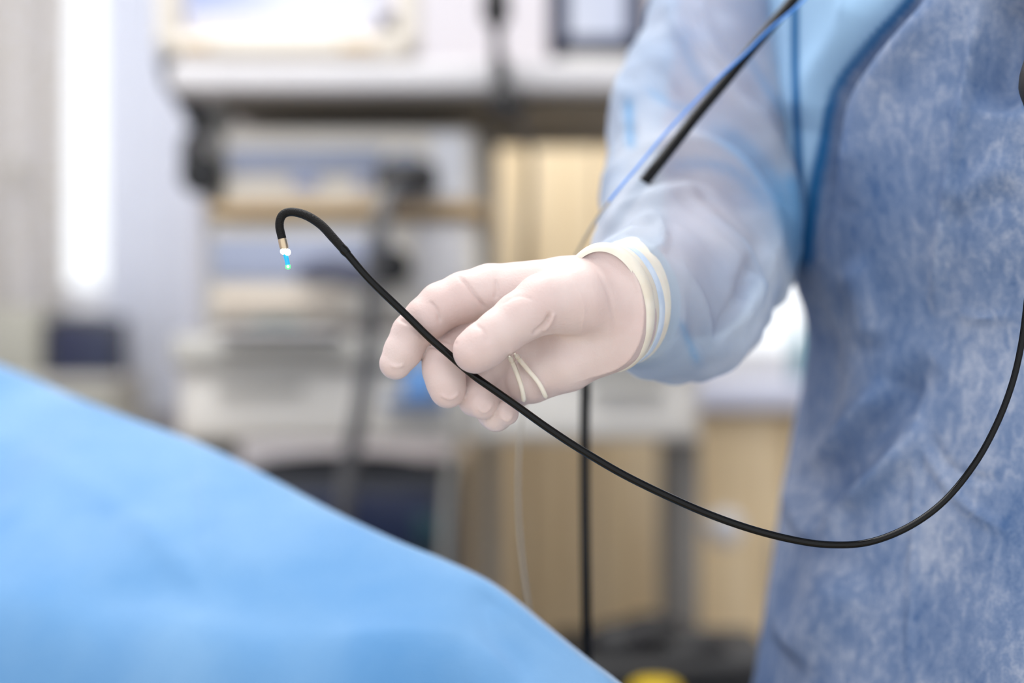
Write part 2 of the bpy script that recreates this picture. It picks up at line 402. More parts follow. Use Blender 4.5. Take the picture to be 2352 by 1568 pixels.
cupboard('low maple wood cupboard under the bright right window', 1540, 2350, 2.66, wz(945, 2.66), .4, 3, M_wood)
wt = MB().box(((wx(1545, 2.6) + wx(2350, 2.6)) / 2, 2.83, wz(945, 2.66) + .03), (wx(2350, 2.6) - wx(1545, 2.6), .46, .05), .006).build('worktop', mat('pale lavender worktop', '#cfd3e6', '#c6cbe0', rough=.35))
tag(wt, 'pale lavender white worktop on the low wood cupboard below the right window', 'worktop')
tl = empty('bottle', (wx(1838, 2.75), 2.75, wz(945, 2.66) + .055), 'small teal bottle on the worktop beside the gown', 'bottle')
tz = wz(945, 2.66) + .055
MB().tube([(wx(1838, 2.75), 2.75, tz + t) for t in (0, .004, .07, .085, .1, .115)], [.016, .02, .02, .016, .008, .008]).build('bottle_body', mat('teal plastic', '#7fa9b5', rough=.3), tl)
MB().cyl((wx(1838, 2.75), 2.75, tz + .112), (wx(1838, 2.75), 2.75, tz + .13), .01, bev=.002).build('cap', M_white, tl)

# ------------------------------------------------------------------ equipment trolley
D = 2.0
cart = empty('equipment_trolley', (wx(800, D), D + .2, 0), 'pale grey equipment trolley with a wide top shelf carrying the large monitor', 'trolley')
sx0, sx1 = wx(385, D - .07), wx(1500, D - .07); ztop = wz(140, D - .07); zbot = wz(206, D - .07)
MB().box(((sx0 + sx1) / 2, D - .02 + .16, (ztop + zbot) / 2), (sx1 - sx0, .42, ztop - zbot), .008, 3).build('top_shelf', M_shelf, cart)
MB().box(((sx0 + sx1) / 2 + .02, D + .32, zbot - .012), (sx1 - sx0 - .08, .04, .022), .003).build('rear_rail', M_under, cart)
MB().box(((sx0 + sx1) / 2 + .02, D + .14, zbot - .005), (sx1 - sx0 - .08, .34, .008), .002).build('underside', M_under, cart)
# posts
for px in (462,):
    MB().box((wx(470, D), D + .1, (zbot + .3) / 2), (.036, .05, zbot - .3), .006).build('post', M_grey, cart)
MB().box((wx(1118, D + .2), D + .3, (zbot + .3) / 2), (.03, .04, zbot - .3), .006).build('post', M_grey, cart)
br = MB(); br.tube([P(385, 130, D - .05), P(395, 175, D - .04), P(440, 240, D + .02), P(462, 300, D + .06)], [.014, .016, .018, .014], 12)
br.build('bracket', M_char, cart)
kn = MB().cyl(P(462, 400, D + .08), P(462, 400, D - .02), .03, bev=.006).ball(P(440, 350, D + .03), .02, sc=(.8, 1, 1.6)).build('clamp_knob', M_black, cart)
# shelves
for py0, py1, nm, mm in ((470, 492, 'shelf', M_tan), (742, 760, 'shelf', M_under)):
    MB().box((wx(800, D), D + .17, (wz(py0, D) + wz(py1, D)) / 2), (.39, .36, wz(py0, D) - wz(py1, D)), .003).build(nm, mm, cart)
# lower cabinet block of the trolley
cz0, cz1 = wz(1012, D), wz(842, D); cx0, cx1 = wx(412, D), wx(1606, D)
MB().box(((cx0 + cx1) / 2, D + .17, (cz0 + cz1) / 2), (cx1 - cx0, .34, cz1 - cz0), .006).build('drawer_unit', M_cart, cart)
MB().box(((cx0 + cx1) / 2, D + .16, (wz(770, D) + cz1) / 2), (cx1 - cx0 + .01, .38, wz(770, D) - cz1), .008).build('worktop', M_cartd, cart)
dr = MB().box((wx(760, D), D - .006, (cz0 + cz1) / 2 - .002), (.40, .014, cz1 - cz0 - .02), .004).build('drawer', M_cart, cart)
MB().box((wx(600, D), D - .02, cz1 - .03), (.12, .02, .01), .003).build('handle', M_grey, dr)
dr = MB().box((wx(1360, D), D - .006, (cz0 + cz1) / 2 - .002), (.27, .014, cz1 - cz0 - .02), .004).build('drawer', M_cart, cart)
MB().box((wx(1440, D), D - .02, cz1 - .03), (.1, .02, .01), .003).build('handle', M_grey, dr)
for px, yy in ((430, .05), (1590, .05), (430, .3), (1590, .3)):
    MB().box((wx(px, D), D + yy, cz0 / 2 + .04), (.03, .03, cz0 - .06), .004).build('leg', mat('dull grey steel', '#77736e'), cart)
    c_ = MB().cyl((wx(px, D) - .012, D + yy, .035), (wx(px, D) + .012, D + yy, .035), .035, bev=.005).build('caster', M_black, cart)
MB().box(((cx0 + cx1) / 2, D + .17, .22), (cx1 - cx0 - .03, .3, .02), .004).build('bottom_shelf', M_grey, cart)

# large monitor on the top shelf
m1 = empty('large_monitor', (wx(660, D), D + .1, ztop), 'large cream monitor with a bright blue white screen on the top shelf', 'monitor')
mx0, mx1 = wx(352, D), wx(962, D); mz0 = wz(126, D); mz1 = mz0 + .32
MB().frame(((mx0 + mx1) / 2, D + .03, (mz0 + mz1) / 2), mx1 - mx0, mz1 - mz0, .034, .06, .014).build('bezel', M_cream, m1)
MB().box(((mx0 + mx1) / 2, D + .13, (mz0 + mz1) / 2), (mx1 - mx0 - .04, .16, mz1 - mz0 - .03), .03, 3).build('rear_housing', M_cream, m1)
MB().frame((wx(640, D), D + .045, (mz0 + mz1) / 2 + .01), wx(925, D) - wx(385, D), mz1 - mz0 - .05, .03, .03, .004).build('inner_bezel', mat('lavender grey bezel', '#cfcdd8'), m1)
MB().box((wx(635, D), D + .044, wz(72, D) + .13), (wx(850, D) - wx(415, D), .01, .26), .004).build('screen', M_scr1, m1)
MB().box((wx(820, D), D + .0, mz0 + .012), (.05, .006, .008), .002).build('control_strip', M_tan, m1)
MB().box((wx(450, D), D + .0, mz0 + .012), (.04, .006, .008), .002).build('control_strip', M_tan, m1)
MB().box((wx(660, D), D + .13, (ztop + mz0) / 2 + .002), (.24, .14, mz0 - ztop + .01), .003).build('foot', M_cartd, m1)

# small monitor on the right of the shelf
m2 = empty('tablet_monitor', (wx(1380, D), D + .1, ztop), 'small navy framed monitor with a pale screen near the blue sleeve', 'monitor')
nx0, nx1 = wx(1262, D), wx(1498, D); nz0 = wz(108, D)
MB().frame(((nx0 + nx1) / 2, D + .08, nz0 + .11), nx1 - nx0, .22, .03, .03, .006).build('bezel', mat('dark navy bezel', '#0e1a3c', '#0b1530'), m2)
MB().box(((nx0 + nx1) / 2, D + .085, nz0 + .113), (nx1 - nx0 - .04, .014, .19), .002).build('screen', M_scr2, m2)
MB().box(((nx0 + nx1) / 2, D + .11, (ztop + nz0) / 2), (.1, .1, nz0 - ztop + .004), .003).build('stand', M_cartd, m2)

# black scope handset hanging in front of the shelf
hs = empty('hanging_handset', P(1150, 280, D - .1), 'black handset on a thin rod hanging in front of the shelf edge', 'handset')
MB().tube(spline([P(1140, -40, D - .1), P(1139, 0, D - .1), P(1140, 40, D - .1), P(1141, 62, D - .1)], 5), list(np.interp(np.linspace(0, 1, 16), [0, .3, .7, 1], [.013, .019, .019, .010])), 14).build('grip', M_black, hs)
MB().tube([P(1141, 60, D - .1), P(1143, 130, D - .1), P(1152, 215, D - .1)], .0075, 10).build('rod', M_black, hs)
MB().tube(spline([P(1152, 195, D - .1), P(1158, 220, D - .1), P(1166, 245, D - .1), P(1174, 278, D - .1)], 5), list(np.interp(np.linspace(0, 1, 16), [0, .3, .8, 1], [.010, .024, .026, .012])), 14).build('connector', M_black, hs)
hb = MB().box(P(1150, 178, D - .085), (.02, .03, .05), .004).build('clip', M_black, hs)
hc = MB().tube(spline([P(1178, 275, D - .08), P(1205, 310, D), P(1218, 380, D + .05), P(1212, 520, D + .08), P(1205, 640, D + .1), P(1200, 765, D + .08)], 8), .0055, 10).build('cord', M_char, hs)

# devices
def device(label, px0, px1, py0, py1, mat_body):
    x0, x1 = wx(px0, D), wx(px1, D); z1, z0 = wz(py0, D), wz(py1, D)
    r = empty('video_processor', ((x0 + x1) / 2, D + .15, z0), label, 'medical device', 'video processors stacked on the trolley')
    MB().box(((x0 + x1) / 2, D + .16, (z0 + z1) / 2), (x1 - x0, .3, z1 - z0), .006).build('housing', mat_body, r)
    return r, x0, x1, z0, z1
r, x0, x1, z0, z1 = device('upper cream video processor with a blue grey display and black plug', 512, 1092, 292, 466, M_cream)
MB().box((wx(700, D), D + .008, wz(368, D)), (wx(880, D) - wx(522, D), .008, .038), .003).build('display_panel', M_bluegrey, r)
for px, ww in ((700, .04), (835, .022)): MB().box((wx(px, D), D + .006, wz(418, D)), (ww, .01, .014), .003).build('button', mat('lilac key', '#9ea9cc'), r)
MB().box((wx(1030, D), D + .007, wz(380, D)), (.05, .008, .09), .003).build('side_panel', M_white, r)
MB().cyl(P(930, 402, D + .02), P(930, 402, D - .01), .034, bev=.004).build('socket', M_bluegrey, r)
pl = empty('cable_plug', P(932, 405, D), 'black cable plug in the upper cream processor, its grey cable hanging down', 'cable')
MB().box(P(935, 408, D - .04), (.082, .06, .04), .012, 3).ball(P(905, 410, D - .06), .016).ball(P(965, 410, D - .06), .016).build('plug', M_black, pl)
MB().tube(spline([P(915, 420, D - .06), P(890, 460, D - .12), P(868, 540, D - .14), P(858, 640, D - .13), P(850, 760, D - .12), P(832, 920, D - .12), P(805, 1050, D - .11), P(790, 1180, D - .1), P(780, 1400, D - .05), P(770, 1560, D)], 8), .0115, 14).build('cable', mat('grey cable sheath', '#58585a', '#505052'), pl)

r, x0, x1, z0, z1 = device('lower video processor with a blue grey front above the grey worktop', 484, 1096, 506, 738, M_cream)
MB().box((wx(690, D), D + .008, wz(592, D)), (wx(905, D) - wx(490, D), .008, .062), .003).build('display_panel', M_bluegrey, r)
MB().box((wx(640, D), D + .006, wz(690, D)), (.18, .01, .02), .003).build('button_strip', mat('sand keys', '#cdbfae'), r)
MB().box((wx(1010, D), D + .007, wz(600, D)), (.07, .008, .1), .003).build('side_panel', M_shelf, r)
MB().tube(spline([P(690, 628, D - .02), P(760, 618, D - .03), P(840, 632, D - .03), P(910, 604, D - .03)], 5), list(np.interp(np.linspace(0, 1, 16), [0, .4, 1], [.012, .02, .022])), 14).build('coupling', mat('slate rubber', '#4a4e62'), r)
MB().cyl(P(900, 612, D + .01), P(900, 612, D - .07), .026, bev=.006).build('socket', M_black, r)
tr = empty('instrument_tray', P(640, 756, D), 'shallow tray with small green grey instrument under the lower processor', 'tray')
MB().box(P(640, 760, D - .05) + np.array([0, 0, -.002]), (.17, .09, .008), .003).build('tray_base', M_shelf, tr)
MB().tube([P(570, 748, D - .05), P(640, 742, D - .05), P(700, 748, D - .05)], [.006, .009, .006], 12).build('instrument', mat('green grey plastic', '#4c5a58'), tr)
# blue pouch on front of the worktop
bp_ = empty('blue_pouch', P(960, 850, D - .05), 'small blue pouch hooked on the drawer front behind the fingertips', 'pouch')
MB().box(P(965, 880, D - .04), (.046, .03, .045), .008).build('pouch_body', M_bluep, bp_)
MB().box(P(955, 925, D - .04), (.085, .04, .016), .005).build('base', mat('slate blue plastic', '#5a7296'), bp_)
MB().tube([P(945, 866, D - .03), P(950, 838, D - .005), P(978, 838, D - .005), P(985, 866, D - .03)], .003, 8).build('hook', M_grey, bp_)
cb = MB().tube(spline([P(1085, 850, D - .03), P(1062, 900, D - .05), P(1050, 1000, D - .04), P(1030, 1120, D - .02), P(1020, 1300, D), P(1015, 1500, D + .02)], 6), .0065, 10).build('cable', M_grey)
tag(cb, 'thin grey cable hanging down the drawer front right of the blue pouch', 'cable')

# dark power unit under the drawer unit
pu = empty('power_unit', P(800, 1300, D), 'charcoal and navy power unit standing below the pale drawer unit', 'power unit')
zf = .23
MB().box((wx(800, D), D + .14, (zf + wz(1085, D)) / 2), (wx(1062, D) - wx(540, D), .26, wz(1085, D) - zf), .01, 3).build('housing', M_char, pu)
MB().box((wx(790, D), D + .004, wz(1200, D)), (.25, .014, .085), .004).build('front_panel', M_navy, pu)
MB().box((wx(985, D), D + .002, wz(1215, D)), (.045, .016, .05), .004).build('indicator_panel', mat('dark teal panel', '#123440'), pu)
hd = MB()
for i in range(12): hd.cyl(P(640 + i * 30, 1088, D + .1), P(640 + i * 30, 1058 - 6 * math.sin(i), D + .1), .006, 10)
hd.tube(spline([P(560, 1092, D + .06), P(640, 1068, D + .06), P(780, 1058, D + .06), P(920, 1064, D + .06), P(1010, 1092, D + .06)], 6), .011, 12)
hd.build('coiled_leads', M_black, pu)

# grey pole stand with a white wheel knob
PD = 2.46
st = empty('pole_stand', (wx(1560, PD), PD, 0), 'grey pole stand with a white round knob beside the gown', 'stand')
MB().cyl((wx(1562, PD), PD, .08), (wx(1562, PD), PD, wz(1035, PD)), .017, bev=.004).build('pole', mat('dull grey steel', '#77736e'), st)
MB().cyl(P(1560, 1190, PD), P(1660, 1212, PD - .05), .01).build('arm', M_grey, st)
MB().ball(P(1666, 1214, PD - .07), .03, sc=(1, .7, 1)).build('knob', M_white, st)
MB().cyl((wx(1562, PD), PD, .0), (wx(1562, PD), PD, .08), .045, bev=.01).build('hub', M_char, st)
for k in range(5):
    a = k * 2 * math.pi / 5 + .3; c0 = np.array([wx(1562, PD), PD, .06])
    MB().tube([c0, c0 + np.array([math.cos(a) * .15, math.sin(a) * .13, -.02])], [.016, .012], 10).build('leg', M_char, st)
    MB().ball(c0 + np.array([math.cos(a) * .15, math.sin(a) * .13, -.038]), .022).build('caster', M_black, st)

# black bin with clutter and yellow pedal
lb = empty('black_case', P(1500, 1568, 1.82), 'black equipment case with round lumps behind the drape corner', 'case')
zc = wz(1478, 1.85)
MB().box((wx(1520, 1.85), 1.86, zc / 2), (.29, .22, zc), .02, 3).build('case_body', M_black, lb)
MB().ball((wx(1420, 1.85), 1.82, zc), .04, sc=(1.2, 1, .9)).ball((wx(1580, 1.85), 1.81, zc), .036, sc=(1.4, 1, .7)).ball((wx(1500, 1.85), 1.88, zc + .005), .036, sc=(1.4, 1, .8)).build('coiled_cable', M_black, lb)
bn = MB(); 
bn.box((wx(1665, 2.2), 2.2, wz(1515, 2.2) / 2), (.18, .18, wz(1515, 2.2)), .02).build('waste_bin', M_black)
tag(bpy.data.objects['waste_bin'], 'black waste bin on the floor against the low cupboard', 'bin')
yl = empty('yellow_lid', P(1505, 1560, 1.72), 'yellow round lid at the bottom edge among the black equipment', 'lid')
yc_ = P(1505, 1566, 1.72)
MB().tube([yc_ + np.array([0, 0, -t]) for t in (0, .001, .006, .02, .021)], [.001, .024, .03, .03, .001], 28).build('lid_body', M_yellow, yl)
MB().cyl(yc_ + np.array([0, 0, -.021]), (yc_[0], yc_[1], 0.0), .028, bev=.004).build('container', M_black, yl)

# ------------------------------------------------------------------ surgical drape
def drape():
    crest = spline([(-260, 735, 1.34), (0, 838, 1.22), (150, 902, 1.16), (260, 945, 1.11), (450, 1015, 1.05), (600, 1088, 1.0), (750, 1168, .96), (900, 1238, .92),
                    (1000, 1278, .90), (1100, 1325, .875), (1160, 1366, .86), (1250, 1440, .84), (1330, 1505, .82), (1410, 1568, .80), (1540, 1690, .78)], 8)
    rows = []
    for (px, py, d) in crest:
        c = P(px, py, d); t = np.clip((px + 100) / 1200, 0, 1)
        reach = .21 * (1 - t) + .035; drop = .115 * (1 - t) + .03
        prof = [(.115, -1.0), (.11, -.6), (.10, -.3), (.08, -.10), (.05, -.04), (.02, -.009), (.008, -.002), (0, 0)]
        row = []
        for (a, b) in prof:
            z = c[2] + b; row.append([c[0] + a * .55, c[1] + a, max(z, .012)])
        n = 16
        for i in range(1, n + 1):
            s = i / n; row.append([c[0] - s * reach * .25, c[1] - s * reach, c[2] - drop * (s ** 1.15)])
        yb = c[1] - reach; zb = c[2] - drop
        for i in range(1, 26):
            s = i / 25; row.append([c[0] - reach * .25 - .01 * s, yb - .055 * (1 - math.exp(-5 * s)), max(zb - .62 * s ** 1.2 - .0, .012)])
        row.append([row[-1][0], row[-1][1] - .005, .012])
        rows.append(row)
    G = np.array(rows); 
    # folds and creases
    U, Vv = G.shape[:2]; pts = G.reshape(-1, 3); x, y = proj(pts)
    off = wave(pts * np.array([1, 1, .6]), 26, 4, .0016) + wave(pts, 60, 9, .0006)
    for wd, amt, pl in [(22, .0035, [(455, 1000), (470, 1120), (480, 1330)]), (16, -.002, [(430, 1000), (448, 1140), (455, 1330)]),
                        (60, -.004, [(100, 1380), (400, 1360), (700, 1420)]), (50, .003, [(700, 1480), (1000, 1500), (1200, 1560)]),
                        (30, -.0025, [(1100, 1340), (1130, 1440), (1230, 1560)]), (22, .003, [(0, 1000), (300, 1180), (520, 1400)])]:
        dd, t = polydist(x, y, pl); off += amt * fade(t) * np.exp(-(dd / wd) ** 2)
    # no displacement on the crest itself
    k = np.arange(U * Vv) % Vv; wgt = np.clip(np.abs(k - 7) / 4, 0, 1)
    pts = pts + np.stack([-off * .3 * wgt, -off * .7 * wgt, off * wgt], 1)
    pts[:, 2] = np.maximum(pts[:, 2], .01)
    o = MB().grid(pts.reshape(U, Vv, 3)).build('surgical_drape', M_drape)
    sb = o.modifiers.new('s', 'SUBSURF'); sb.levels = 1; sb.render_levels = 1
    so = o.modifiers.new('t', 'SOLIDIFY'); so.thickness = .0012; so.offset = -1
    tag(o, 'light blue surgical drape sloping across the lower left over the covered table', 'surgical drape')
drape()

# ------------------------------------------------------------------ person: body, scrubs, gown, sleeve, glove
def H(x, y, z, r): return (P(x, y, D0 + z * PX), r * PX * (1 + z * PX / D0))
def Wd(x, y, d, r): return (P(x, y, d), r)

palm_ch = [
    [H(1125, 668, 88, 60), H(1300, 676, 85, 86), H(1410, 680, 72, 80)],
    [H(1185, 722, 108, 60), H(1330, 720, 95, 84)],
    [H(1210, 795, 112, 56), H(1340, 765, 92, 78), H(1415, 740, 60, 78)],
    [H(1222, 868, 92, 57), H(1300, 826, 78, 72), H(1400, 768, 66, 74)],
]
wristA = P(1402, 706, D0 + 60 * PX); elbow = P(1640, 640, .94)
ax = elbow - wristA; ax /= np.linalg.norm(ax)
thumb_ch = [H(1385, 700, 38, 84), H(1330, 686, 6, 86), H(1250, 697, -28, 70), H(1195, 728, -48, 59), H(1148, 764, -58, 55), H(1110, 793, -62, 54), H(1092, 806, -62, 52)]
fing = {
 'index': [H(1125, 668, 88, 60), H(1068, 682, 80, 58), H(1015, 702, 74, 54), H(980, 732, 68, 51), H(946, 766, 62, 46), H(926, 806, 56, 43), H(909, 834, 54, 38)],
 'middle': [H(1185, 722, 108, 58), H(1110, 760, 120, 54), H(1048, 800, 112, 50), H(1020, 826, 80, 49), H(1018, 850, 66, 47), H(1025, 880, 60, 44), H(1029, 896, 58, 41)],
 'ring': [H(1210, 795, 112, 54), H(1160, 835, 150, 48), H(1112, 872, 160, 44), H(1086, 905, 120, 40), H(1092, 917, 90, 38), H(1110, 926, 64, 37)],
 'little': [H(1222, 868, 92, 52), H(1185, 890, 140, 44), H(1150, 918, 158, 38), H(1132, 950, 122, 34), H(1140, 956, 98, 33), H(1164, 948, 66, 28)],
}
e1 = np.array([0, 0, 1.0]); e1 -= ax * e1.dot(ax); e1 /= np.linalg.norm(e1); e2 = np.cross(ax, e1)
def wrist_sdf(p, grow=0.0):              # elliptical wrist along the forearm
    q = p - wristA; t = q @ ax; a = q @ e1; b = q @ e2
    ra = .0312 + grow; rb = .0222 + grow
    k = np.sqrt((a / ra) ** 2 + (b / rb) ** 2); d = (k - 1) * rb
    return np.maximum(d, np.maximum(-t - .012, t - .05))
def hand_sdf(p):
    palm = None
    for ch in palm_ch:
        e = chain(p, ch, 12 * PX); palm = e if palm is None else smin(palm, e, 26 * PX)
    palm = smin(palm, wrist_sdf(p), 40 * PX)
    tot = smin(palm, chain(p, thumb_ch, 8 * PX), 22 * PX)
    for n, ch in fing.items():
        f = smin(palm, chain(p, ch, 10 * PX), 14 * PX); tot = smin(tot, f, 1.0 * PX)
    return tot
lo = P(840, 1030, D0 + 60 * PX); hi = P(1580, 540, D0)
V, Q, N = surface(hand_sdf, (lo[0], D0 - .045, lo[2]), (hi[0] + .02, D0 + .085, hi[2]), .0009, 4)
V = V + N * wave(V, 260, 3, .00012)[:, None]
V = crease(V, N, [
    (4.0, -.0015, [(1049, 630), (1075, 655), (1100, 690), (1121, 715)]),
    (4, -.0010, [(1138, 640), (1140, 665), (1136, 690)]),
    (4.5, -.0020, [(1266, 715), (1255, 738), (1238, 757), (1222, 768)]), (5, .0012, [(1274, 716), (1262, 742), (1245, 763)]),
    (4, -.0013, [(915, 732), (945, 748), (982, 785)]), (4, -.0011, [(985, 690), (1003, 712), (1012, 745)]),
    (4, -.0005, [(1000, 775), (1030, 785), (1055, 790)]), (4, -.0013, [(985, 795), (1010, 800), (1035, 815)]),
    (4, .0009, [(895, 838), (912, 842), (930, 836)]), (4, .0009, [(1010, 905), (1035, 915), (1058, 900)]),
    (4, .0008, [(1096, 935), (1115, 945), (1136, 922)]), (4, .0008, [(1150, 955), (1166, 965), (1182, 945)]),
    (4.5, -.0009, [(1088, 742), (1110, 760), (1120, 790)]),
    (4.5, .0016, [(1172, 800), (1190, 845), (1203, 890), (1204, 925)]), (4.5, .0020, [(1180, 805), (1215, 850), (1245, 885), (1257, 915)]),
    (14, -.0010, [(1190, 830), (1212, 870), (1228, 915)]),
    (26, -.0010, [(1230, 775), (1300, 800), (1390, 780)]), (6, -.0005, [(1360, 600), (1400, 680), (1410, 770), (1380, 840)]),
    (5, .0005, [(1300, 620), (1340, 700), (1330, 780)]), (4, -.0004, [(1150, 700), (1190, 680), (1230, 690)]),
])

def fold_strand(pl, r):
    gx, gy = proj(V); out = []
    for q in spline(pl, 8):
        m = np.hypot(gx - q[0], gy - q[1]) < 7
        out.append((q[0], q[1], (V[m][:, 1].min() if m.any() else None)))
    ds = [o_[2] for o_ in out if o_[2] is not None]; last = ds[0]; pts = []
    for a, b, d in out:
        last = d if d is not None else last; pts.append([a, b, last])
    pts = np.array(pts); pts[1:-1, 2] = (pts[:-2, 2] + pts[1:-1, 2] + pts[2:, 2]) / 3
    return [P(a, b, d - r * .2) for a, b, d in pts], r
# bare body below the cloth (mostly hidden)
def body_sdf(p):
    arm = chain(p, [(wristA + ax * .012, .021), (wristA + ax * .06, .024), Wd(1600, 655, .90, .031), Wd(1650, 560, .96, .035)], .01)
    arm = smin(arm, chain(p, [Wd(1650, 560, .96, .036), Wd(1660, 330, .985, .042), Wd(1675, 60, 1.04, .038), Wd(1700, -150, 1.07, .044), (np.array([.30, 1.05, 1.42]), .055)], .01), .008)
    tor = chain(p, [(np.array([.44, 1.02, .85]), .125), (np.array([.44, 1.03, 1.1]), .115), (np.array([.44, 1.04, 1.32]), .12)], .05)
    sh = chain(p, [(np.array([.27, 1.04, 1.43]), .05), (np.array([.44, 1.05, 1.46]), .06), (np.array([.60, 1.02, 1.42]), .05)], .05)
    nk = chain(p, [(np.array([.44, 1.05, 1.46]), .06), (np.array([.43, 1.04, 1.56]), .052)], .03)
    b = smin(smin(tor, sh, .05), nk, .03)
    for s in (-1, 1):
        b = smin(b, chain(p, [(np.array([.44 + s * .08, 1.03, .85]), .09), (np.array([.44 + s * .09, 1.02, .5]), .06), (np.array([.44 + s * .1, 1.03, .12]), .042)], .03), .04)
    return smin(b, arm, .02)
Vb, Qb, Nb = surface(body_sdf, (.02, .78, .06), (.72, 1.22, 1.64), .011, 3)
person = mesh_obj('person', Vb, Qb, M_skin)
tag(person, 'person in mottled blue surgical gown at right, gloved hand holding a thin black tube', 'person')

glove = mesh_obj('glove', V, Q, M_latex, person); glove['label'] = 'off-white latex glove drawn tight over the hand'

s1, _ = fold_strand([(1170, 818), (1184, 850), (1198, 890), (1204, 922)], .0009)
s2, _ = fold_strand([(1182, 812), (1212, 848), (1238, 880), (1255, 914)], .0011)
MB().tube(s1, [.0004] + [.0013] * (len(s1) - 2) + [.0004], 10).tube(s2, [.0004] + [.0013] * (len(s2) - 2) + [.0004], 10).build('latex_fold', M_cuff, glove)
# rolled glove cuff: profile swept round the elliptical wrist
def ring_sweep(profile, name, m, parent, seg=72, wob=0.0, tilt=0.0):
    rows = []
    for (t, g) in profile:
        row = []
        for k in range(seg + 1):
            a = 2 * math.pi * k / seg; ww = -.004 * math.cos(a) + wob * math.sin(3 * a + t * 90) + wob * .6 * math.sin(5 * a + 1)
            tt = t + tilt * math.sin(a)
            row.append(wristA + ax * (tt + ww) + e1 * (.0320 + g) * math.cos(a) + e2 * (.0228 + g) * math.sin(a))
        rows.append(row)
    o = MB().grid(rows).build(name, m, parent); return o
ring_sweep([(-.010, -.0015), (-.0095, .0008), (-.0075, .0024), (-.004, .0030), (-.001, .0024), (.001, .0012), (.005, .0009), (.008, .0014), (.010, .0010), (.012, .0004)], 'glove_rim', M_cuff, glove, wob=.0006)
ring_sweep([(.011, -.0008), (.012, .0012), (.0145, .0018), (.018, .0016), (.019, .0)], 'wrist_band', M_band, glove, wob=.0006)
ring_sweep([(.018, .0), (.019, .0014), (.025, .0018), (.033, .0026), (.0365, .0036), (.0385, .0040), (.040, .0032), (.0402, .0005), (.039, -.001)], 'cuff_end', M_cuff, glove, wob=.0007)

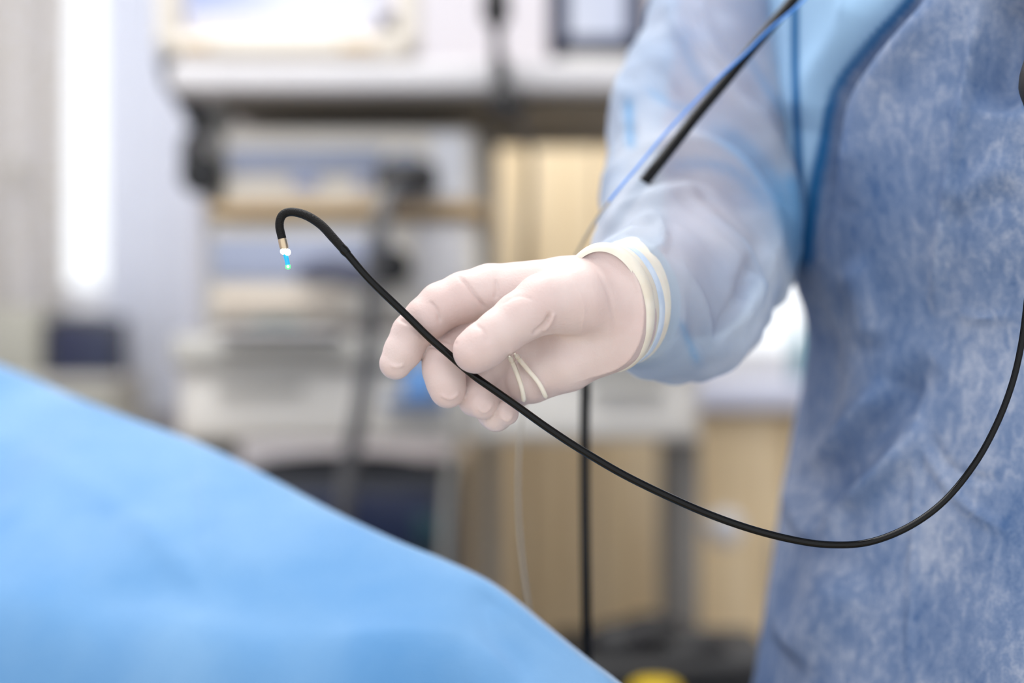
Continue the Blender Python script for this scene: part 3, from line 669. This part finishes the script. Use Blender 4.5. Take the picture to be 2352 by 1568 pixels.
# gown body: loft with folds
def gown():
    prof = [(.30, .41, .965, .285), (.50, .41, .97, .270), (.70, .408, .975, .252), (.80, .405, .978, .240), (.88, .404, .98, .226), (.95, .403, .98, .212), (1.02, .402, .98, .199),
            (1.065, .400, .98, .193), (1.10, .398, .98, .203), (1.15, .395, .985, .213), (1.32, .395, .99, .217), (1.40, .41, 1.0, .20), (1.45, .42, 1.02, .16), (1.49, .43, 1.04, .10), (1.52, .435, 1.045, .065)]
    pr = np.array(prof); zs = np.concatenate([np.linspace(.30, 1.40, 380), np.linspace(1.405, 1.52, 24)])
    seg = 600; th = np.linspace(0, 2 * np.pi, seg, endpoint=False)
    cx = np.interp(zs, pr[:, 0], pr[:, 1]); cy = np.interp(zs, pr[:, 0], pr[:, 2]); rr = np.interp(zs, pr[:, 0], pr[:, 3])
    rr = np.convolve(np.pad(rr, 8, 'edge'), np.ones(17) / 17, 'valid')
    T, Z = np.meshgrid(th, zs); R = rr[:, None] * np.ones_like(T)
    nx = np.cos(T); ny = np.sin(T)
    # slow hem folds
    R = R + .006 * np.sin(7 * T + 2 * Z) * np.clip((1.15 - Z) * 1.5, 0, 1) + .003 * np.sin(13 * T - 3 * Z + 1) * np.clip((1.25 - Z) * 1.5, 0, 1)
    X = cx[:, None] + R * nx; Y = cy[:, None] + R * ny
    pts = np.stack([X, Y, Z], -1).reshape(-1, 3); n = np.stack([nx, ny, 0 * nx], -1).reshape(-1, 3)
    x, y = proj(pts); near = np.clip(-(n * pts).sum(1) / np.linalg.norm(pts, axis=1) * 3 + .3, 0, 1)
    off = wave(pts * np.array([1, 1, .5]), 30, 12, .0035) + wave(pts, 75, 15, .0011)
    for wd, amt, pl in [
        (30, -.020, [(2130, -60), (2080, 10), (1990, 110), (1918, 210), (1890, 330), (1865, 450), (1848, 590)]),
        (50, .010, [(2200, -60), (2080, 80), (1990, 200), (1955, 330), (1935, 480)]),
        (45, .010, [(1990, -60), (1930, 80), (1870, 200), (1850, 300)]),
        (14, .006, [(2250, -20), (2225, 150), (2190, 380), (2160, 600), (2150, 720)]),
        (60, -.022, [(2330, -40), (2310, 120), (2290, 260)]),
        (44, -.014, [(2150, 830), (2060, 920), (1990, 1010), (1930, 1110), (1888, 1240)]),
        (26, .011, [(2040, 880), (1970, 950), (1900, 1020), (1820, 1090)]),
        (26, .014, [(2120, 970), (2060, 1060), (1990, 1120), (1930, 1170), (1895, 1270)]),
        (26, .010, [(1800, 1100), (1840, 1180), (1880, 1240)]),
        (50, -.010, [(1850, 680), (1870, 850), (1860, 1000), (1875, 1180)]),
        (7, .0022, [(2112, 860), (2105, 1000), (2100, 1200), (2092, 1400), (2085, 1600)]),
        (10, .003, [(2110, 1000), (2150, 1080), (2220, 1160), (2330, 1230)]),
        (9, -.0025, [(2130, 980), (2180, 1070), (2300, 1110)]),
        (7, .0018, [(2200, 720), (2260, 730), (2352, 722)]),
        (40, .006, [(1930, 600), (1980, 700), (2000, 800)]),
        (60, .012, [(1800, 1500), (1880, 1420), (1960, 1300)]),
        (40, .004, [(2180, 480), (2250, 420), (2352, 380)]), (36, -.002, [(2160, 520), (2260, 470), (2352, 440)]),
    ]:
        dd, t = polydist(x, y, pl); off += amt * near * fade(t) * np.exp(-(dd / wd) ** 2)
    pts = pts + n * off[:, None]; G = pts.reshape(len(zs), seg, 3); G = np.concatenate([G, G[:, :1]], 1)
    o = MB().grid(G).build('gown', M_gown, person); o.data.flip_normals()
    gl = spline([(2130, -60), (2080, 10), (1990, 110), (1918, 210), (1890, 330), (1865, 450), (1848, 620)], 6)
    V_ = np.array([v.co for v in o.data.vertices]); px_, py_ = proj(V_); gx = np.interp(py_, gl[:, 1], gl[:, 0])
    nr = (V_[:, 0] < .43) & (V_[:, 2] > 1.08); fr = V_[:, 1] < 1.04
    pa = np.where(fr, np.clip((gx - px_) / 10 + .5, 0, 1) * np.clip((610 - py_) / 40, 0, 1), 1.0) * nr
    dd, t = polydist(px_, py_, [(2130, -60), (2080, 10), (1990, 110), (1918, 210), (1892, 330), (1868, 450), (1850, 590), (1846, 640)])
    se = np.clip(1.6 - dd / np.interp(py_, [0, 250, 500], [9, 10, 18]), 0, 1) * fr * nr * np.clip((650 - py_) / 60, 0, 1)  # dark blue painted along the fold: groove shade and doubled cloth
    d2_, t = polydist(px_, py_, [(1826, -40), (1827, 200), (1838, 420), (1846, 600)]); se = np.maximum(se, np.clip(1.6 - d2_ / 9, 0, 1) * fr * nr)  # dark gap between arm and torso, painted into the cloth colour
    set_attr(o, 'panel', pa); set_attr(o, 'fold_tint', se)
    o['label'] = 'mottled blue spunbond gown body'
    return o
g = gown()

sl_fore = [(wristA + ax * .026, .0275), (wristA + ax * .05, .035), Wd(1560, 690, .84, .046), Wd(1602, 668, .90, .047), Wd(1640, 560, .955, .048)]
sl_up = [Wd(1645, 570, .955, .050), Wd(1615, 400, .985, .058), Wd(1622, 260, 1.0, .056), Wd(1665, 60, 1.03, .050), Wd(1700, -150, 1.06, .055), (np.array([.30, 1.05, 1.42]), .075)]
sl_bag = [Wd(1480, 560, .85, .026), Wd(1520, 450, .93, .036), Wd(1560, 330, .97, .040)]
def sleeve_sdf(p):
    a = chain(p, sl_fore, .02); b = chain(p, sl_up, .025); c = chain(p, sl_bag, .02)
    d = smin(smin(a, b, .03), c, .03)
    cut = -((p - wristA) @ ax - .028)          # open towards the hand
    return np.maximum(d, cut)
Vs, Qs, Ns = surface(sleeve_sdf, (.03, .74, .96), (.42, 1.16, 1.52), .0032, 4)
Vs = Vs + Ns * ((wave(Vs * np.array([1, .6, 1]), 50, 21, .0042) + wave(Vs, 120, 22, .0016)) * np.clip(((Vs - wristA) @ ax - .035) * 30, .05, 1))[:, None]
Vs = crease(Vs, Ns, [
    (22, .008, [(1520, -40), (1575, 90), (1660, 210), (1760, 310), (1815, 450), (1830, 560)]),
    (20, -.009, [(1480, 140), (1560, 220), (1660, 300), (1750, 400), (1800, 520)]),
    (26, .010, [(1440, 360), (1560, 335), (1680, 370), (1760, 470), (1800, 600)]),
    (16, -.007, [(1430, 430), (1540, 390), (1650, 410), (1730, 500)]),
    (14, .005, [(1370, 520), (1450, 475), (1560, 440), (1620, 450)]),
    (10, .004, [(1400, 560), (1500, 500), (1520, 560), (1480, 590)]),
    (14, -.003, [(1570, 600), (1590, 680), (1600, 760), (1640, 850)]),
    (12, .005, [(1560, 600), (1610, 700), (1630, 800)]),
    (12, .004, [(1430, 170), (1450, 260), (1430, 340)]), (10, -.004, [(1450, 220), (1455, 300), (1450, 350)]),
    (16, .006, [(1600, -40), (1640, 120), (1740, 230)]), (30, .006, [(1480, 60), (1440, 180), (1420, 300)]),
    (20, .006, [(1680, 760), (1740, 660), (1770, 560)]), (14, -.005, [(1640, 780), (1700, 680), (1730, 580)]),
], 0.0)
sleeve = mesh_obj('sleeve', Vs, Qs, M_sleeve, g)
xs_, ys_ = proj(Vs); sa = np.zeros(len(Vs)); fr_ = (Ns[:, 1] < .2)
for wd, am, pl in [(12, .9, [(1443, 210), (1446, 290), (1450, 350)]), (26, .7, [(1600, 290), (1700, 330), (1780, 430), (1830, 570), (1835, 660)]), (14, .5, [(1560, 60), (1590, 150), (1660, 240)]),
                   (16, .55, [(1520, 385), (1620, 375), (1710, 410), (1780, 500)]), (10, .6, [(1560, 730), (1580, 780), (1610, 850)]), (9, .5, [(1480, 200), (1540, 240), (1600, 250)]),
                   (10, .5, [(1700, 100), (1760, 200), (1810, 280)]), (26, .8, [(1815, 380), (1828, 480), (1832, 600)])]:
    dd, t = polydist(xs_, ys_, pl); sa = np.maximum(sa, am * fade(t) * np.exp(-(dd / wd) ** 2) * fr_)  # bluer strips along folds where the thin cloth lies double
set_attr(sleeve, 'fold_tint', sa)
sleeve['label'] = 'thin see-through pale blue sleeve, baggy at the elbow'

def scrubs():
    def f(p):
        b = chain(p, [(np.array([.44, 1.02, .85]), .14), (np.array([.44, 1.03, 1.0]), .13)], .05)
        for s in (-1, 1):
            b = smin(b, chain(p, [(np.array([.44 + s * .08, 1.03, .85]), .105), (np.array([.44 + s * .09, 1.02, .5]), .082), (np.array([.44 + s * .1, 1.03, .10]), .07)], .03), .03)
        return b
    a, q, n = surface(f, (.2, .85, .0), (.7, 1.2, 1.16), .012, 2); mesh_obj('trousers', a, q, M_scrub, person)
    for s in (-1, 1):
        MB().tube([(.44 + s * .1 - .02, 1.09 - t * .24, .045 + .0 * t) for t in np.linspace(0, 1, 9)], [.02, .036, .04, .04, .041, .043, .043, .038, .02], 18).build('shoe', M_shoe, person)
scrubs()

# ------------------------------------------------------------------ flexible endoscope
sc = empty('flexible_endoscope', P(660, 612, D0), 'long thin glossy black endoscope tube held between thumb and fingers, lit at its curled tip', 'endoscope')
path = [(648, 548, 12, 10), (642, 520, 12, 10), (645, 500, 12, 10), (656, 489, 12, 10), (676, 487, 10, 10), (706, 496, 8, 10.5), (738, 517, 5, 10.5), (766, 547, 2, 10.5), (790, 574, 0, 10)]
c = spline([(x, y, z, r) for x, y, z, r in path], 8)
MB().tube([P(a[0], a[1], D0 + a[2] * PX) for a in c], [a[3] * PX for a in c], 20).build('bending_section', M_rub, sc)
path = [(784, 566, 0, 9.5), (790, 574, 0, 11), (797, 582, 0, 10), (803, 589, -1, 8.8), (850, 643, -4, 8.8), (930, 720, -4, 8.8), (985, 774, -2, 8.8), (1030, 813, 2, 8.8), (1085, 860, 4, 8.8), (1140, 899, 6, 8.8),
        (1190, 934, 8, 8.8), (1260, 984, 8, 8.8), (1340, 1036, 8, 8.8), (1450, 1099, 8, 8.8), (1600, 1169, 8, 8.8), (1720, 1213, 6, 8.6), (1830, 1241, 4, 8.4), (1915, 1251, 2, 8.2),
        (2000, 1244, 0, 8), (2090, 1208, 0, 8), (2170, 1149, 0, 7.8), (2240, 1063, 2, 7.6), (2290, 972, 4, 7.5), (2325, 880, 6, 7.5), (2346, 790, 8, 7.5), (2358, 700, 10, 7.5),
        (2368, 600, 12, 7.5), (2372, 480, 14, 7.5), (2374, 380, 16, 7.5), (2376, 300, 18, 8)]
c = spline([(x, y, z, r) for x, y, z, r in path], 8)
MB().tube([P(a[0], a[1], D0 + a[2] * PX) for a in c], [a[3] * PX for a in c], 20).build('insertion_tube', M_tube, sc)
MB().tube([P(x, y, D0 + 12 * PX) for x, y in ((648, 546), (649, 552), (652, 566), (654, 572))], [9 * PX, 10.5 * PX, 10.5 * PX, 9 * PX], 20).build('metal_tip', M_steel, sc)
M_glow = mat('tip light', '#ffffff', '#ffffff', emit='#ffffff', estr=5)
M_green = mat('green laser spot', '#20ff60', '#20ff60', emit='#50ff70', estr=1.6)
M_core = mat('laser spot core', '#e8ffe8', '#e8ffe8', emit='#d8ffe0', estr=3)
M_fib = mat('blue fibre jacket', '#1d8fd0', '#0f9ab0', rough=.25, emit='#128fd0', estr=.5)
MB().ball(P(651, 577, D0 + 8 * PX), 7.5 * PX).ball(P(660, 579, D0 + 8 * PX), 8 * PX).build('light_lens', M_glow, sc)
fb = MB().tube([P(x, y, D0 + 10 * PX) for x, y in ((655, 580), (657, 590), (660, 602), (661, 608))], 5.5 * PX, 14).build('laser_fibre_end', M_fib, sc)
MB().ball(P(661.5, 612, D0 + 10 * PX), 6.6 * PX).build('laser_tip', M_green, fb)
MB().ball(P(661.5, 612, D0 + 6 * PX), 3.6 * PX).build('laser_core', M_core, fb)
hn = MB(); 
hn.tube(spline([P(2376, 310, D0 + 18 * PX), P(2372, 250, D0 + 20 * PX), P(2372, 190, D0 + 20 * PX), P(2385, 90, D0 + 20 * PX), P(2400, 0, D0 + 20 * PX)], 6),
        list(np.interp(np.linspace(0, 1, 25), [0, .3, .45, .55, .7, 1], [2e-3, 4.5e-3, 7e-3, 7e-3, 4.5e-3, 6e-3])), 18).build('control_handle', M_black, sc)

# black light cable crossing the sleeve and dropping behind the wrist
pts = [(1890, -85, .885), (1815, 8, .88), (1738, 98, .875), (1663, 189, .872), (1594, 272, .872), (1560, 316, .868), (1497, 396, .865), (1438, 470, .872), (1385, 570, .92), (1358, 680, .955), (1347, 800, .965),
       (1344, 900, .965), (1343, 1040, .965), (1344, 1200, .965), (1346, 1350, .965), (1348, 1480, .97), (1352, 1620, .98), (1360, 1900, 1.0)]
c = spline(pts, 8)
lc = MB().tube([P(*a) for a in c], list(np.interp(np.arange(len(c)), [0, 50, 70, len(c)], [.0036, .0036, .0036, .0034])), 16).build('light_cable', M_tube)
tag(lc, 'black light cable crossing the pale sleeve and hanging straight down behind the wrist', 'cable')
# blue laser fibre
pts = [(1925, -80, .86), (1844, 3, .862), (1766, 69, .862), (1715, 120, .862), (1652, 178, .862), (1589, 241, .862), (1525, 310, .858), (1468, 379, .852), (1399, 462, .85), (1350, 535, .868), (1310, 620, .91), (1260, 740, .93), (1215, 880, .93),
       (1200, 960, .925), (1192, 1040, .92), (1190, 1120, .92), (1193, 1210, .92), (1203, 1310, .92), (1216, 1400, .92), (1235, 1480, .92), (1260, 1600, .92)]
c = spline(pts, 8); k = 8 * 8
lf = empty('laser_fibre', P(1260, 1600, .92), 'thin blue laser fibre beside the black cable, hanging clear grey below the glove', 'fibre')
MB().tube([P(*a) for a in c[:k + 1]], .0008, 10).build('jacket', mat('blue jacket', '#2a7fd6', '#2272c8', rough=.3), lf)
MB().tube([P(*a) for a in c[k:]], .0009, 10).build('bare_fibre', mat('clear grey fibre', '#a8a298', '#9e988e', rough=.3, trans=.3), lf)
